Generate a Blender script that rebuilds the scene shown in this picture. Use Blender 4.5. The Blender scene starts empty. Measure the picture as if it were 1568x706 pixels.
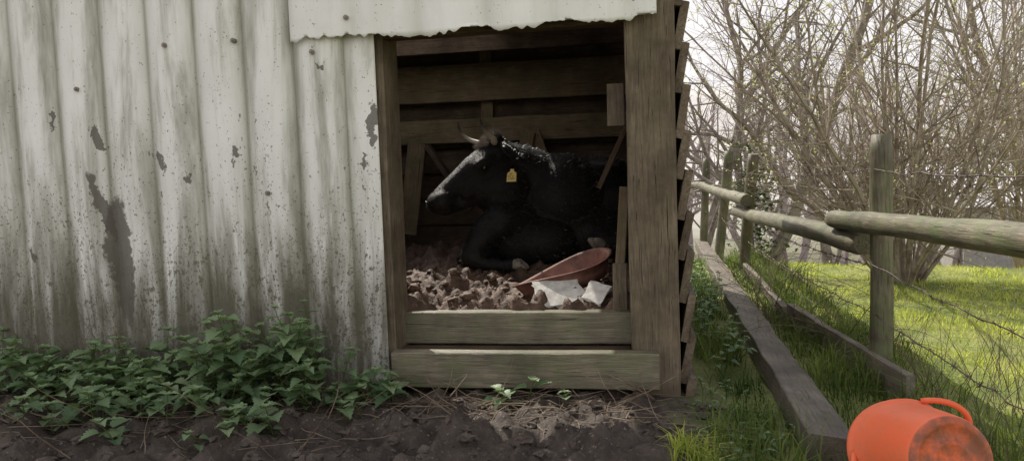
import bpy, math, random, bmesh
import numpy as np
from mathutils import Matrix, Vector, noise, Quaternion
random.seed(7); rng=np.random.default_rng(5)
S=bpy.context.scene
COL=S.collection

# ---------------------------------------------------------------- node helpers
class NM:
    def __init__(s,name,rough=.8,spec=.3):
        s.m=bpy.data.materials.new(name); s.m.use_nodes=True; s.nt=s.m.node_tree
        s.b=s.nt.nodes['Principled BSDF']; s.out=s.nt.nodes['Material Output']
        s.b.inputs['Roughness'].default_value=rough
        s.b.inputs['Specular IOR Level'].default_value=spec
    def n(s,t): return s.nt.nodes.new(t)
    def l(s,a,b): s.nt.links.new(a,b)
    def coord(s,kind='Object',scale=(1,1,1),rnd=False):
        t=s.n('ShaderNodeTexCoord'); mp=s.n('ShaderNodeMapping'); mp.inputs['Scale'].default_value=scale
        src=t.outputs[kind]
        if rnd:
            oi=s.n('ShaderNodeObjectInfo'); mm=s.n('ShaderNodeVectorMath'); mm.operation='SCALE'
            mm.inputs[0].default_value=(13,7,9); s.l(oi.outputs['Random'],mm.inputs['Scale'])
            ad=s.n('ShaderNodeVectorMath'); s.l(src,ad.inputs[0]); s.l(mm.outputs[0],ad.inputs[1]); src=ad.outputs[0]
        s.l(src,mp.inputs['Vector']); return mp.outputs[0]
    def noise(s,c,scale,detail=4,rough=.6,dist=0):
        t=s.n('ShaderNodeTexNoise'); t.inputs['Scale'].default_value=scale; t.inputs['Detail'].default_value=detail
        t.inputs['Roughness'].default_value=rough; t.inputs['Distortion'].default_value=dist
        s.l(c,t.inputs['Vector']); return t.outputs['Fac']
    def ramp(s,f,a,b,c0=(0,0,0,1),c1=(1,1,1,1)):
        r=s.n('ShaderNodeValToRGB'); r.color_ramp.elements[0].position=a; r.color_ramp.elements[1].position=b
        r.color_ramp.elements[0].color=c0; r.color_ramp.elements[1].color=c1; s.l(f,r.inputs[0]); return r.outputs[0]
    def mix(s,f,a,b,bl='MIX'):
        x=s.n('ShaderNodeMix'); x.data_type='RGBA'; x.blend_type=bl
        for v,i in ((f,0),(a,6),(b,7)):
            if isinstance(v,(int,float)): x.inputs[i].default_value=v
            elif isinstance(v,tuple): x.inputs[i].default_value=(v+(1,))[:4]
            else: s.l(v,x.inputs[i])
        return x.outputs[2]
    def math(s,op,a,b=0,c=0,clamp=False):
        x=s.n('ShaderNodeMath'); x.operation=op; x.use_clamp=clamp
        for i,v in enumerate((a,b,c)):
            if isinstance(v,(int,float)): x.inputs[i].default_value=v
            else: s.l(v,x.inputs[i])
        return x.outputs[0]
    def maprange(s,v,a,b,c=0,d=1):
        x=s.n('ShaderNodeMapRange'); s.l(v,x.inputs[0])
        for i,q in enumerate((a,b,c,d)): x.inputs[i+1].default_value=q
        return x.outputs[0]
    def xyz(s,c):
        x=s.n('ShaderNodeSeparateXYZ'); s.l(c,x.inputs[0]); return x.outputs
    def col(s,c):
        if isinstance(c,tuple): s.b.inputs['Base Color'].default_value=(c+(1,))[:4]
        else: s.l(c,s.b.inputs['Base Color'])
    def bump(s,h,strength=.4,dist=.01):
        b=s.n('ShaderNodeBump'); b.inputs['Strength'].default_value=strength; b.inputs['Distance'].default_value=dist
        s.l(h,b.inputs['Height']); s.l(b.outputs[0],s.b.inputs['Normal'])
    def attr(s,name):
        a=s.n('ShaderNodeAttribute'); a.attribute_name=name; return a

def wood(name,dark,light,green=None,gam=.4,rough=.85,bump=.5,scale=1,spec=.2):
    m=NM(name,rough,spec); c=m.coord('Object',(1.2*scale,16*scale,16*scale),True)
    f=m.noise(c,5,6,.7,.7)
    base=m.mix(m.ramp(f,.35,.66),dark,light)
    c3=m.coord('Object',(1,1,1),True); blot=m.noise(c3,4,5,.65)
    base=m.mix(m.ramp(blot,.38,.7),base,tuple(v*.6 for v in dark))
    if green: base=m.mix(m.math('MULTIPLY',m.ramp(m.noise(c3,7,4,.7,.3),.42,.62),gam),base,green)
    base=m.mix(m.ramp(m.noise(m.coord('Object',(.7,24,24),True),6,2,.5,1.2),.65,.69),base,tuple(v*.25 for v in dark))
    m.col(base); m.bump(f,bump,.007); return m.m
M_post=wood('weathered_post_wood',(.12,.092,.066),(.28,.225,.162),(.15,.14,.07),.2,.85,.7)
M_beam=wood('mossy_beam_wood',(.12,.10,.066),(.27,.23,.16),(.12,.145,.055),.5,.42,.6,1,.6)
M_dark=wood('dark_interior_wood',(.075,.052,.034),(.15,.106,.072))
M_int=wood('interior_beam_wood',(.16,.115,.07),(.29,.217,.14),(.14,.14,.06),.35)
M_fence=wood('fence_wood',(.10,.086,.055),(.28,.24,.165),(.12,.17,.055),.5,.55,.6,1,.4)
M_sleeper=wood('sleeper_wood',(.13,.105,.085),(.28,.24,.19),(.1,.12,.05),.2,.6,.6,1,.4)
M_board=wood('weatherboard_wood',(.12,.09,.062),(.26,.21,.155))

def sheet_mat(name,phase,pitch,grime_shade):
    m=NM(name,.55,.3); c=m.coord('Object'); X,Y,Z=m.xyz(c)[:3]
    n1=m.noise(m.coord('Object',(5,5,.6)),1.6,5,.66,.3)
    nb=m.noise(c,3.2,4,.62)
    base=m.mix(m.ramp(nb,.35,.7),(.87,.87,.84),(.78,.78,.74))
    base=m.mix(m.math('MULTIPLY',m.ramp(n1,.45,.68),.7 if grime_shade else .25),base,(.48,.48,.38))
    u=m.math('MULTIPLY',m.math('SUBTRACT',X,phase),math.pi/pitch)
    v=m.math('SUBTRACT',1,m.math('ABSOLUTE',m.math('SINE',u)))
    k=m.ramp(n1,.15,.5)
    base=m.mix(m.math('MULTIPLY',m.math('MULTIPLY',m.math('POWER',v,1.6),k),.58 if grime_shade else .3),base,(.34,.35,.26))
    if grime_shade: base=m.mix(m.math('MULTIPLY',m.math('POWER',v,14.0),.6),base,(.18,.17,.13))  # narrow valley lines: shade between corrugations painted into the colour
    low=m.maprange(Z,.5,-.75)
    cl=m.math('MULTIPLY',m.math('SUBTRACT',nb,.5),.22)
    for sc,bt,gain,colr,dt in ((34,.70,.13,(.12,.11,.08),3),(100,.68,.13,(.11,.10,.075),2)):
        t=m.math('ADD',m.noise(m.coord('Object',(1,1,.7)),sc,dt,.65),m.math('MULTIPLY',low,gain if grime_shade else .02))
        base=m.mix(m.math('MULTIPLY',m.ramp(m.math('ADD',t,cl),bt,bt+.05),.82),base,colr)
    if grime_shade:
        g=m.math('MULTIPLY',m.maprange(Z,.25,-.55),m.ramp(n1,.30,.56))
        base=m.mix(m.math('MULTIPLY',g,.72),base,(.19,.18,.115))
        g=m.math('ADD',m.maprange(Z,-.18,-.62),m.math('MULTIPLY',m.math('SUBTRACT',n1,.5),2.8),clamp=True)
        base=m.mix(m.math('MULTIPLY',g,.86),base,(.08,.073,.048))
        cn=m.n('ShaderNodeTexNoise'); cn.inputs['Scale'].default_value=11; cn.inputs['Detail'].default_value=4; cn.inputs['Roughness'].default_value=.7; m.l(c,cn.inputs['Vector'])
        o=m.xyz(cn.outputs['Color'])
        ox=m.math('MULTIPLY',m.math('SUBTRACT',o[0],.5),.13); oz=m.math('MULTIPLY',m.math('SUBTRACT',o[1],.5),.22)
        for px,pz,rx,rz,sl in ((-2.42,-.10,.03,.17,.35),(-2.35,-.34,.07,.32,.05),(-2.42,.22,.03,.06,.4),(-2.12,.10,.025,.05,.3),(-2.65,.33,.012,.04,0),(-1.98,.02,.015,.03,0),(-1.11,.24,.022,.12,0),(-1.16,.07,.014,.04,0),(-1.33,.50,.02,.015,0),(-2.8,-.3,.02,.04,.3),(-1.75,.12,.012,.03,0)):
            dx=m.math('ADD',m.math('ADD',m.math('SUBTRACT',X,px),m.math('MULTIPLY',m.math('SUBTRACT',Z,pz),sl)),ox)
            dz=m.math('ADD',m.math('SUBTRACT',Z,pz),oz)
            d=m.math('ADD',m.math('POWER',m.math('ABSOLUTE',m.math('DIVIDE',dx,rx)),2),m.math('POWER',m.math('ABSOLUTE',m.math('DIVIDE',dz,rz)),2))
            base=m.mix(m.math('MULTIPLY',m.ramp(d,.75,1.0,(1,1,1,1),(0,0,0,1)),.85),base,(.095,.085,.068))
    m.col(base); return m.m
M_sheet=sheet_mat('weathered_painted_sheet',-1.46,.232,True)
M_sheet2=sheet_mat('painted_sheet_upper',-1.46,.29,False)

def leaf_mat(name,c0,c1,trans=.45,rough=.6,spec=.12):
    m=NM(name,rough,spec); a=m.attr('rnd').outputs['Fac']; col=m.mix(a,c0,c1); m.col(col)
    t=m.n('ShaderNodeBsdfTranslucent'); m.l(m.mix(1,col,(1.25,1.4,.7),'MULTIPLY'),t.inputs[0])
    s1=m.n('ShaderNodeMixShader'); s1.inputs[0].default_value=trans; m.l(m.b.outputs[0],s1.inputs[1]); m.l(t.outputs[0],s1.inputs[2])
    m.l(s1.outputs[0],m.out.inputs[0]); return m.m
M_grass=leaf_mat('lawn_grass_blades',(.19,.25,.05),(.60,.60,.18),.55)
M_grassL=leaf_mat('long_grass_blades',(.04,.075,.018),(.18,.23,.065),.4)
M_nettle=leaf_mat('nettle_leaf',(.10,.165,.08),(.27,.36,.19),.3,.5,.3)
M_bud=leaf_mat('bud_leaf',(.40,.40,.22),(.62,.60,.40),.4)
M_ivy=leaf_mat('ivy_leaf',(.03,.06,.015),(.07,.11,.03),.25)

def bark(name,a,b,g=(.12,.14,.06),ga=.3):
    m=NM(name,.75,.35); n=m.noise(m.coord('Object'),7,4,.65)
    base=m.mix(m.ramp(n,.35,.65),a,b); base=m.mix(m.math('MULTIPLY',m.ramp(n,.6,.4),ga),base,g)
    m.col(base); return m.m
M_twig=bark('hazel_bark',(.17,.13,.10),(.46,.39,.31))
M_bark=bark('tree_bark',(.13,.105,.09),(.32,.28,.24))
M_stick=bark('dead_stem',(.09,.06,.04),(.26,.20,.14),(.1,.1,.05),.1)
M_bramble=bark('bramble_stem',(.07,.045,.035),(.16,.11,.08))

def simple(name,col,rough=.6,spec=.4,metal=0,var=.25,sc=8,bump=0):
    m=NM(name,rough,spec); m.b.inputs['Metallic'].default_value=metal
    n=m.noise(m.coord('Object'),sc,5,.65); m.col(m.mix(m.ramp(n,.3,.7),tuple(v*(1-var) for v in col),tuple(min(1,v*(1+var)) for v in col)))
    if bump: m.bump(n,bump,.01)
    return m.m

# ---------------------------------------------------------------- mesh helpers
def link(o,parent=None,mat=None):
    COL.objects.link(o)
    if parent: o.parent=parent
    if mat: o.data.materials.append(mat)
    return o
def empty(name,loc=(0,0,0)):
    e=bpy.data.objects.new(name,None); COL.objects.link(e); e.location=loc; return e
class MB:
    def __init__(s): s.v=[]; s.f=[]; s.a=[]
    def add(s,vs,fs,a=0.5):
        k=len(s.v); s.v.extend(vs); s.f.extend([tuple(i+k for i in f) for f in fs]); s.a.extend([a]*len(vs))
    def tube(s,pts,rad,n=4,cap=False,a=.5):
        k=len(s.v); L=len(pts); up=Vector((.31,.17,.93))
        for i,p in enumerate(pts):
            d=(pts[min(i+1,L-1)]-pts[max(i-1,0)])
            if d.length<1e-9: d=Vector((0,0,1))
            d.normalize(); x=d.cross(up)
            if x.length<.05: x=d.cross(Vector((1,0,0)))
            x.normalize(); y=d.cross(x)
            for j in range(n):
                t=2*math.pi*j/n; s.v.append(p+(x*math.cos(t)+y*math.sin(t))*rad[i]); s.a.append(a)
        for i in range(L-1):
            for j in range(n):
                j2=(j+1)%n; s.f.append((k+i*n+j,k+i*n+j2,k+(i+1)*n+j2,k+(i+1)*n+j))
        if cap: s.f.append(tuple(k+j for j in range(n))[::-1]); s.f.append(tuple(k+(L-1)*n+j for j in range(n)))
    def obj(s,name,mat,parent=None,smooth=False):
        me=bpy.data.meshes.new(name); me.from_pydata([tuple(v) for v in s.v],[],s.f)
        at=me.attributes.new('rnd','FLOAT','POINT'); at.data.foreach_set('value',s.a)
        if smooth: me.polygons.foreach_set('use_smooth',[True]*len(me.polygons))
        o=bpy.data.objects.new(name,me); return link(o,parent,mat)
def tris_obj(name,V,rnd,mat,parent=None):
    N=len(V); me=bpy.data.meshes.new(name); me.vertices.add(N*3); me.loops.add(N*3); me.polygons.add(N)
    me.vertices.foreach_set('co',V.reshape(-1)); me.loops.foreach_set('vertex_index',np.arange(N*3,dtype=np.int32))
    me.polygons.foreach_set('loop_start',np.arange(0,N*3,3,dtype=np.int32))
    me.update(calc_edges=True); me.validate()
    at=me.attributes.new('rnd','FLOAT','POINT'); at.data.foreach_set('value',np.repeat(rnd,3).astype(np.float32))
    o=bpy.data.objects.new(name,me); return link(o,parent,mat)

def beam(name,p0,p1,w,h,mat,parent=None,roll=0,wob=.003,bev=.004,seg=14,ends=.0):
    p0=Vector(p0); p1=Vector(p1); d=p1-p0; L=d.length; d.normalize()
    up=Vector((0,0,1)) if abs(d.z)<.9 else Vector((0,-1,0))
    y=up.cross(d).normalized(); z=d.cross(y)
    Rm=Matrix((d,y,z)).transposed().to_4x4()@Matrix.Rotation(roll,4,'X'); Rm.translation=p0
    vs=[];fs=[]; sd=random.random()*100
    b=min(bev,w/4,h/4)
    prof=[(-w/2+b,-h/2),(w/2-b,-h/2),(w/2,-h/2+b),(w/2,h/2-b),(w/2-b,h/2),(-w/2+b,h/2),(-w/2,h/2-b),(-w/2,-h/2+b)]
    for i in range(seg+1):
        x=L*i/seg
        for (a,c) in prof:
            n=noise.noise_vector(Vector((x*3+sd,a*9+sd,c*9)))
            e=0
            if ends and i in(0,seg): e=(random.random()-.5)*ends
            vs.append((x+e,a+n.x*wob,c+n.y*wob))
    for i in range(seg):
        for j in range(8):
            j2=(j+1)%8; fs.append((i*8+j,i*8+j2,i*8+8+j2,i*8+8+j))
    fs.append(tuple(range(8))[::-1]); fs.append(tuple(seg*8+j for j in range(8)))
    me=bpy.data.meshes.new(name); me.from_pydata(vs,[],fs); o=bpy.data.objects.new(name,me)
    link(o,parent,mat); o.matrix_world=Rm; return o

# ---------------------------------------------------------------- terrain
def fb(x,y,z,o=4): return noise.fractal(Vector((x,y,z)),1.0,2.0,o)
def base_h(x,y):
    z=-.95
    if x>.15: z-=.05*min(1,(x-.15)/.3)
    if x>1.15: z-=.04*min(x-1.15,4)
    if y>8: z-=.17*min(y-8,12)
    if y>20: z-=.05*min(y-20,40)
    if y>70:
        t=min(1,(y-70)/230); z+=(t*t*(3-2*t))*(26+6*math.sin(x*.02+1)+.05*x)
    if y<2.6: z-=.03*min(2.6-y,2)
    return z
def ground_h(x,y):
    z=base_h(x,y)
    w=max(0,min(1,(.35-x)/.3)) if y<6 else 0
    if w>0 and x>-5 and y>.5:
        n=fb(x*3,y*3,0,3)*.03; c=fb(x*11,y*11,3,4); r=1-abs(fb(x*17,y*17,9,3))*2
        z+=w*(n+max(-.3,c)*.055+r*.012)
        if y<2.75: z+=w*.10*max(0,fb(x*4,y*4,5,3))
    z+=(1-w)*fb(x*1.3,y*1.3,2,3)*.035
    return z
def axis(segs):
    out=[segs[0][0]]
    for a,b,st in segs:
        n=max(1,int(round((b-a)/st))); out+= [a+(b-a)*(i+1)/n for i in range(n)]
    return out
xs=axis([(-600,-60,60),(-60,-8,8),(-8,-3.2,.4),(-3.2,.5,.021),(.5,3,.08),(3,10,.4),(10,60,4),(60,600,40)])
ys=axis([(-60,-4,8),(-4,1.6,.4),(1.6,3.35,.021),(3.35,8,.12),(8,24,.5),(24,80,4),(80,700,20)])
vs=[(x,y,ground_h(x,y)) for y in ys for x in xs]; nx=len(xs)
fs=[(j*nx+i,j*nx+i+1,(j+1)*nx+i+1,(j+1)*nx+i) for j in range(len(ys)-1) for i in range(nx-1)]
me=bpy.data.meshes.new('ground'); me.from_pydata(vs,[],fs); me.polygons.foreach_set('use_smooth',[True]*len(fs))
m=NM('ground_soil_and_turf',.75,.3); c=m.coord('Object'); X,Y,Z=m.xyz(c)[:3]
n1=m.noise(c,9,6,.7); n2=m.noise(c,45,4,.7)
mud=m.mix(m.ramp(n1,.35,.7),(.040,.030,.024),(.115,.09,.07)); mud=m.mix(m.ramp(n2,.60,.72),mud,(.28,.24,.19))
tf=m.mix(m.ramp(m.noise(c,2.2,4,.7),.35,.65),(.13,.17,.04),(.32,.33,.10))
tf=m.mix(m.math('MULTIPLY',m.ramp(n2,.5,.6),.4),tf,(.09,.08,.035))
far_haze=m.mix(m.ramp(m.noise(c,.05,5,.7),.4,.6),(.38,.36,.36),(.48,.48,.45))  # pale haze of distance painted into the hill colour
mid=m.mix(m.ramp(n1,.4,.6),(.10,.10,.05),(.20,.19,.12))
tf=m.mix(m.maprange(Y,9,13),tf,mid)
tf=m.mix(m.maprange(Y,35,110),tf,far_haze)
xx=m.math('ADD',X,m.math('MULTIPLY',m.math('SUBTRACT',n1,.5),.45))
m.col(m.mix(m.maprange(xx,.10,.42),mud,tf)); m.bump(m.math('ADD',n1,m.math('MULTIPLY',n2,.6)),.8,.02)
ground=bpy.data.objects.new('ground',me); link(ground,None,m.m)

m=NM('bedding_soil',.62,.28); c=m.coord('Object'); n1=m.noise(c,14,5,.7); n2=m.noise(c,60,4,.7)
b=m.mix(m.ramp(n1,.35,.68),(.055,.034,.023),(.16,.10,.068)); b=m.mix(m.ramp(n2,.60,.74),b,(.27,.18,.125)); m.col(b); m.bump(n2,.8,.010)
M_bed=m.m
M_clod=simple('mud_clod',(.085,.066,.052),.7,.35,0,.45,30,.6)

# ---------------------------------------------------------------- shed
shed=empty('cow_shed')
BW=6.2; K=BW/5.4
def corr(name,x0,x1,z0,z1,y,phase,pitch,A,mat,edge=0,nz=30,lapflat=None,step=0):
    xsn=int((x1-x0)/.008)+1; vs=[];fs=[]
    for k in range(nz+1):
        for i in range(xsn+1):
            x=x0+(x1-x0)*i/xsn; t=k/nz; z=z1+(z0-z1)*t
            u=(x-phase)/pitch; yy=y-A*(abs(math.sin(math.pi*u))**.6)-step*(u-math.floor(u))+.004*noise.noise(Vector((x*2,z*2,1)))
            if k==nz: z+=edge*(fb(x*5,.3,.1,3)+.5*fb(x*31,2.3,.1,2))
            if lapflat and x>lapflat: yy=y-A*.4*(1-(x-lapflat)*2)+.003*math.sin(x*40)
            vs.append((x,yy,z))
    n=xsn+1
    fs=[(k*n+i,(k+1)*n+i,(k+1)*n+i+1,k*n+i+1) for k in range(nz) for i in range(xsn)]
    me=bpy.data.meshes.new(name); me.from_pydata(vs,[],fs); me.polygons.foreach_set('use_smooth',[True]*len(fs))
    o=bpy.data.objects.new(name,me); link(o,shed,mat)
    sm=o.modifiers.new('t','SOLIDIFY'); sm.thickness=.003; return o
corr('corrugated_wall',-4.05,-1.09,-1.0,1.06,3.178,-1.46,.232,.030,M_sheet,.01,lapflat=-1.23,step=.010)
corr('upper_sheet',-1.45,.10,.595,1.06,3.132,-1.46,.29,.012,M_sheet2,.035,step=.004)
M_bolt=simple('rusty_bolt',(.24,.21,.18),.5,.5,.4)
bm_=MB()
for (x,z) in [(-.72,.735),(-1.19,.68),(-1.36,.55),(-.31,.74),(-1.0,.76),(-.05,.72),(-2.5,.45),(-2.05,.62),(-1.72,.62),(-1.6,-.05)]:
    yy=3.118 if x>-1.44 and z>.6 else 3.138
    bm_.tube([Vector((x,yy+.02,z)),Vector((x,yy-.006,z))],[.011,.011],8,True)
    bm_.tube([Vector((x,yy,z)),Vector((x,yy-.012,z))],[.006,.005],6,True)
bm_.obj('bolts',M_bolt,shed)
beam('corner_post',(.07,3.26,-.97),(.07,3.26,1.04),.20,.165,M_post,shed,wob=.004)
beam('left_jamb',(-1.122,3.305,-.98),(-1.122,3.305,1.04),.115,.21,M_post,shed,wob=.003)
beam('lower_beam',(-1.055,3.135,-.828),(.082,3.135,-.830),.07,.152,M_beam,shed,wob=.004)
beam('upper_sill',(-1.065,3.385,-.697),(-.02,3.385,-.700),.075,.145,M_beam,shed,wob=.004)
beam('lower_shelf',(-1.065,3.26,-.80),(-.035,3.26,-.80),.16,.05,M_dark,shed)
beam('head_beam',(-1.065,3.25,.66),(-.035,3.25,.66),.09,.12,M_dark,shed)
beam('inner_plank',(-.075,3.42,-.73),(-.075,3.42,-.42),.065,.03,M_post,shed,wob=.003)
beam('inner_plank_slanted',(-.085,3.46,-.55),(-.045,3.50,-.08),.045,.03,M_int,shed,wob=.003)
beam('stop_block',(-.075,3.37,.19),(-.075,3.37,.37),.075,.05,M_post,shed)
beam('corner_brace',(-.20,4.3,-.10),(.04,4.3,.40),.03,.09,M_dark,shed)
z=1.02; k=0
while z>-.98:
    hh=.205+random.uniform(-.012,.012); off=random.uniform(-.018,.02)
    beam('weatherboard_%d'%k,(.203+random.uniform(-.004,.004),3.20+off,z-.1),(.203,BW+.1,z-.1),.034,hh,M_board,shed,roll=math.radians(11+random.uniform(-2,2)),wob=.006,ends=.01,seg=24)
    z-=.172+random.uniform(-.008,.008); k+=1
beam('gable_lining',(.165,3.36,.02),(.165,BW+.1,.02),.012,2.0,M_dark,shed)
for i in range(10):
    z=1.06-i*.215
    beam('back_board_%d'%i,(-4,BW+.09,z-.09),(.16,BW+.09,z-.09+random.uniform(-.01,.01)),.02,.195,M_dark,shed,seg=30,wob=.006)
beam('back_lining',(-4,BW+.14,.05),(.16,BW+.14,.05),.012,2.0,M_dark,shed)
beam('back_rail_upper',(-4,BW,.66*K),(.15,BW,.655*K),.06,.265*K,M_int,shed,wob=.006,seg=30)
beam('back_rail_lower',(-4,BW,.32*K),(.15,BW,.315*K),.06,.17*K,M_int,shed,wob=.006,seg=30)
beam('back_stud',(-1.04*K,BW+.05,-.6),(-1.04*K,BW+.05,1.04),.10,.05,M_int,shed)
beam('back_stud_left',(-2.9,BW+.05,-.6),(-2.9,BW+.05,1.04),.09,.05,M_dark,shed)
q=(BW-.12)/5.4
beam('brace_a',(-1.56*q,BW-.12,.24*q),(-1.66*q,BW-.12,-.42*q),.15,.05,M_int,shed)
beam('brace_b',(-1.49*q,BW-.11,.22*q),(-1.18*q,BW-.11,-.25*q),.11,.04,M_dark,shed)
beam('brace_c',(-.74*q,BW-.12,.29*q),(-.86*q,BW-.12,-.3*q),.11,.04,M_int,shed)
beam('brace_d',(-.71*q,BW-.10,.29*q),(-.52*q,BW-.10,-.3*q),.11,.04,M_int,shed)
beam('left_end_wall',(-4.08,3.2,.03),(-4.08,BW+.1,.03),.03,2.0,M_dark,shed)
def roof(name,x0,x1,y0,y1,z=1.085):
    vs=[];n=int((x1-x0)/.02)
    for j,y in enumerate((y0,y1)):
        for i in range(n+1):
            x=x0+(x1-x0)*i/n; vs.append((x,y,z+.012*math.sin(x*40)))
    fs=[(i,i+1,n+1+i+1,n+1+i) for i in range(n)]
    me=bpy.data.meshes.new(name); me.from_pydata(vs,[],fs); o=bpy.data.objects.new(name,me); link(o,shed,M_sheet2)
    o.modifiers.new('t','SOLIDIFY').thickness=.005
roof('roof_sun_gap_front',-4.1,.26,3.12,4.12); roof('roof_sun_gap_right',-1.02,.26,4.12,BW+.25); roof('roof_sun_gap_left',-4.1,-2.5,4.12,BW+.25)  # unseen roof; made-up open bay between pieces lets sun onto cow and bedding
roof('roof_sun_gap_back',-2.5,-1.02,5.68,BW+.25)
beam('purlin',(-4.0,5.76,1.0),(.15,5.76,1.0),.06,.14,M_dark,shed)
M_brick=simple('red_brick',(.34,.13,.08),.9,.2,0,.35,25,.5)
beam('foundation_brick',(-.04,3.24,-1.005),(.17,3.24,-1.005),.12,.07,M_brick,shed,wob=.003,seg=4)
beam('side_sole_board',(.21,3.21,-1.02),(.21,BW,-1.02),.03,.18,M_board,shed)

# bedding
bx=axis([(-4,-1.9,.1),(-1.9,.15,.016)]); by=axis([(3.42,5.1,.016),(5.1,BW+.08,.08)])
def bed_h(x,y):
    z=-.62+.03*min(1,(y-3.4)/1.0)
    c=fb(x*6,y*6,3,4); r=fb(x*15,y*15,8,4)
    return z+max(-.5,c)*.09+r*.045+.03*fb(x*2.2,y*2.2,1,2)
vs=[(x,y,bed_h(x,y)) for y in by for x in bx]; nx=len(bx)
vs+= [(x,3.42,-1.0) for x in bx]
nb=len(by)*nx
fs=[(j*nx+i,j*nx+i+1,(j+1)*nx+i+1,(j+1)*nx+i) for j in range(len(by)-1) for i in range(nx-1)]
fs+=[(nb+i,nb+i+1,i+1,i) for i in range(nx-1)]
me=bpy.data.meshes.new('dirt_bedding'); me.from_pydata(vs,[],fs); me.polygons.foreach_set('use_smooth',[True]*len(fs))
link(bpy.data.objects.new('dirt_bedding',me),None,M_bed)

tb=bmesh.new(); bmesh.ops.create_icosphere(tb,subdivisions=2,radius=1); ICO=[v.co.copy() for v in tb.verts]; ICF=[tuple(v.index for v in f.verts) for f in tb.faces]; tb.free()
def clods(name,n,area,hf,s0,s1,mat,smooth=False,a1=.8,a2=.6):
    mb=MB()
    for _ in range(n):
        x=random.uniform(area[0],area[1]); y=random.uniform(area[2],area[3])
        if fb(x*2.5,y*2.5,7,2)<random.uniform(-.5,.25): continue
        s=s0+(s1-s0)*random.random()**3; z=hf(x,y)+s*.1; sd=random.random()*50
        sx,sy,sz=s*random.uniform(.7,1.4),s*random.uniform(.7,1.4),s*random.uniform(.45,.8)
        vs=[]
        for v in ICO:
            k=1+a1*noise.noise(v*1.3+Vector((sd,0,0)))+a2*noise.noise(v*3.5+Vector((0,sd,0)))
            vs.append(Vector((x+v.x*sx*k,y+v.y*sy*k,z+v.z*sz*k)))
        mb.add(vs,ICF,random.random())
    return mb.obj(name,mat,None,smooth)
clods('soil_clods',2200,(-3.0,.35,1.9,3.1),ground_h,.004,.028,M_clod)
clods('bedding_clods',800,(-1.7,-.1,3.45,4.6),bed_h,.006,.028,M_bed,True,.9,.6)

# ---------------------------------------------------------------- cow
def ell(bm,c,r,rot=None):
    M=Matrix.Translation(c)@((rot.to_4x4()) if rot else Matrix.Identity(4))@Matrix.Diagonal((r[0],r[1],r[2],1))
    bmesh.ops.create_icosphere(bm,subdivisions=3,radius=1,matrix=M)
def chain(bm,pts,tr=None,sc=1):
    for (a,ra),(b,rb) in zip(pts,pts[1:]):
        a=Vector(a);b=Vector(b); L=(b-a).length; n=max(2,int(L/(min(ra,rb)*.3)))
        for i in range(n+1):
            t=i/n; p=a.lerp(b,t); r=ra+(rb-ra)*t
            if tr: p=tr(*p)
            bmesh.ops.create_icosphere(bm,subdivisions=2,radius=r*sc,matrix=Matrix.Translation(p))
cow=empty('black_cow')
HS=1.06
pit,yaw=math.radians(38),math.radians(33)
fx=Vector((-math.cos(pit)*math.cos(yaw),-math.cos(pit)*math.sin(yaw),-math.sin(pit)))
fy=Vector((0,0,1)).cross(fx).normalized(); fz=fx.cross(fy)
HR=Matrix((fx,fy,fz)).transposed(); HO=Vector((-.885,4.72,.235))
def H(x,y,z): return HO+HR@(Vector((x,y,z))*HS)
bm=bmesh.new()
def he(c,r): ell(bm,H(*c),[a*HS for a in r],HR)
he((.06,0,-.10),(.12,.105,.11)); he((.16,0,-.075),(.13,.115,.075)); he((.0,0,-.03),(.055,.075,.05))
for s in(-1,1):
    he((.16,s*.045,-.18),(.13,.055,.12)); he((.185,s*.095,-.055),(.045,.028,.028)); he((.49,s*.045,-.085),(.065,.052,.062))
    he((.27,s*.06,-.14),(.12,.035,.06)); he((.04,s*.085,-.02),(.03,.03,.025))
chain(bm,[((.2,0,-.072),.080),((.33,0,-.072),.070),((.46,0,-.070),.060)],H,HS)
he((.505,0,-.085),(.068,.088,.066)); he((.475,0,-.15),(.06,.06,.036))
chain(bm,[((.16,0,-.24),.075),((.32,0,-.20),.055),((.47,0,-.155),.038)],H,HS)
chain(bm,[((-.93,4.68,-.10),.12),((-.80,4.74,-.08),.16)])
# neck, dewlap, trunk (rump turned away from the viewer)
chain(bm,[((-.85,4.78,.09),.125),((-.74,4.86,.01),.18),((-.62,4.94,-.09),.23),((-.50,5.00,-.18),.28)])
chain(bm,[((-.88,4.72,-.08),.12),((-.84,4.70,-.20),.12),((-.80,4.68,-.33),.14),((-.76,4.70,-.44),.14)])
ell(bm,(-.62,4.76,-.44),(.26,.20,.17))
BR=Matrix.Rotation(math.radians(-62),3,'Z')
ell(bm,(-.48,4.98,-.18),(.30,.33,.30),BR); ell(bm,(-.60,4.98,.03),(.18,.12,.08),BR)
ell(bm,(-.28,5.28,-.22),(.46,.38,.33),BR); ell(bm,(-.22,5.60,-.22),(.34,.32,.32),BR)
ell(bm,(-.34,5.26,.03),(.55,.14,.07),BR); ell(bm,(-.12,5.15,-.26),(.27,.24,.26),BR)
# near fore leg: upper arm, forearm to the knee, cannon folded back under
chain(bm,[((-.70,4.78,-.30),.14),((-.82,4.60,-.29),.12),((-.93,4.51,-.38),.088),((-.99,4.46,-.48),.064)])
chain(bm,[((-.99,4.46,-.49),.064),((-.90,4.44,-.54),.042),((-.76,4.42,-.55),.037),((-.70,4.41,-.55),.045)])
chain(bm,[((-.80,4.80,-.40),.13),((-.95,4.72,-.49),.08),((-1.08,4.66,-.535),.05)])
chain(bm,[((-1.08,4.66,-.535),.05),((-.97,4.62,-.56),.036)])
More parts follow.
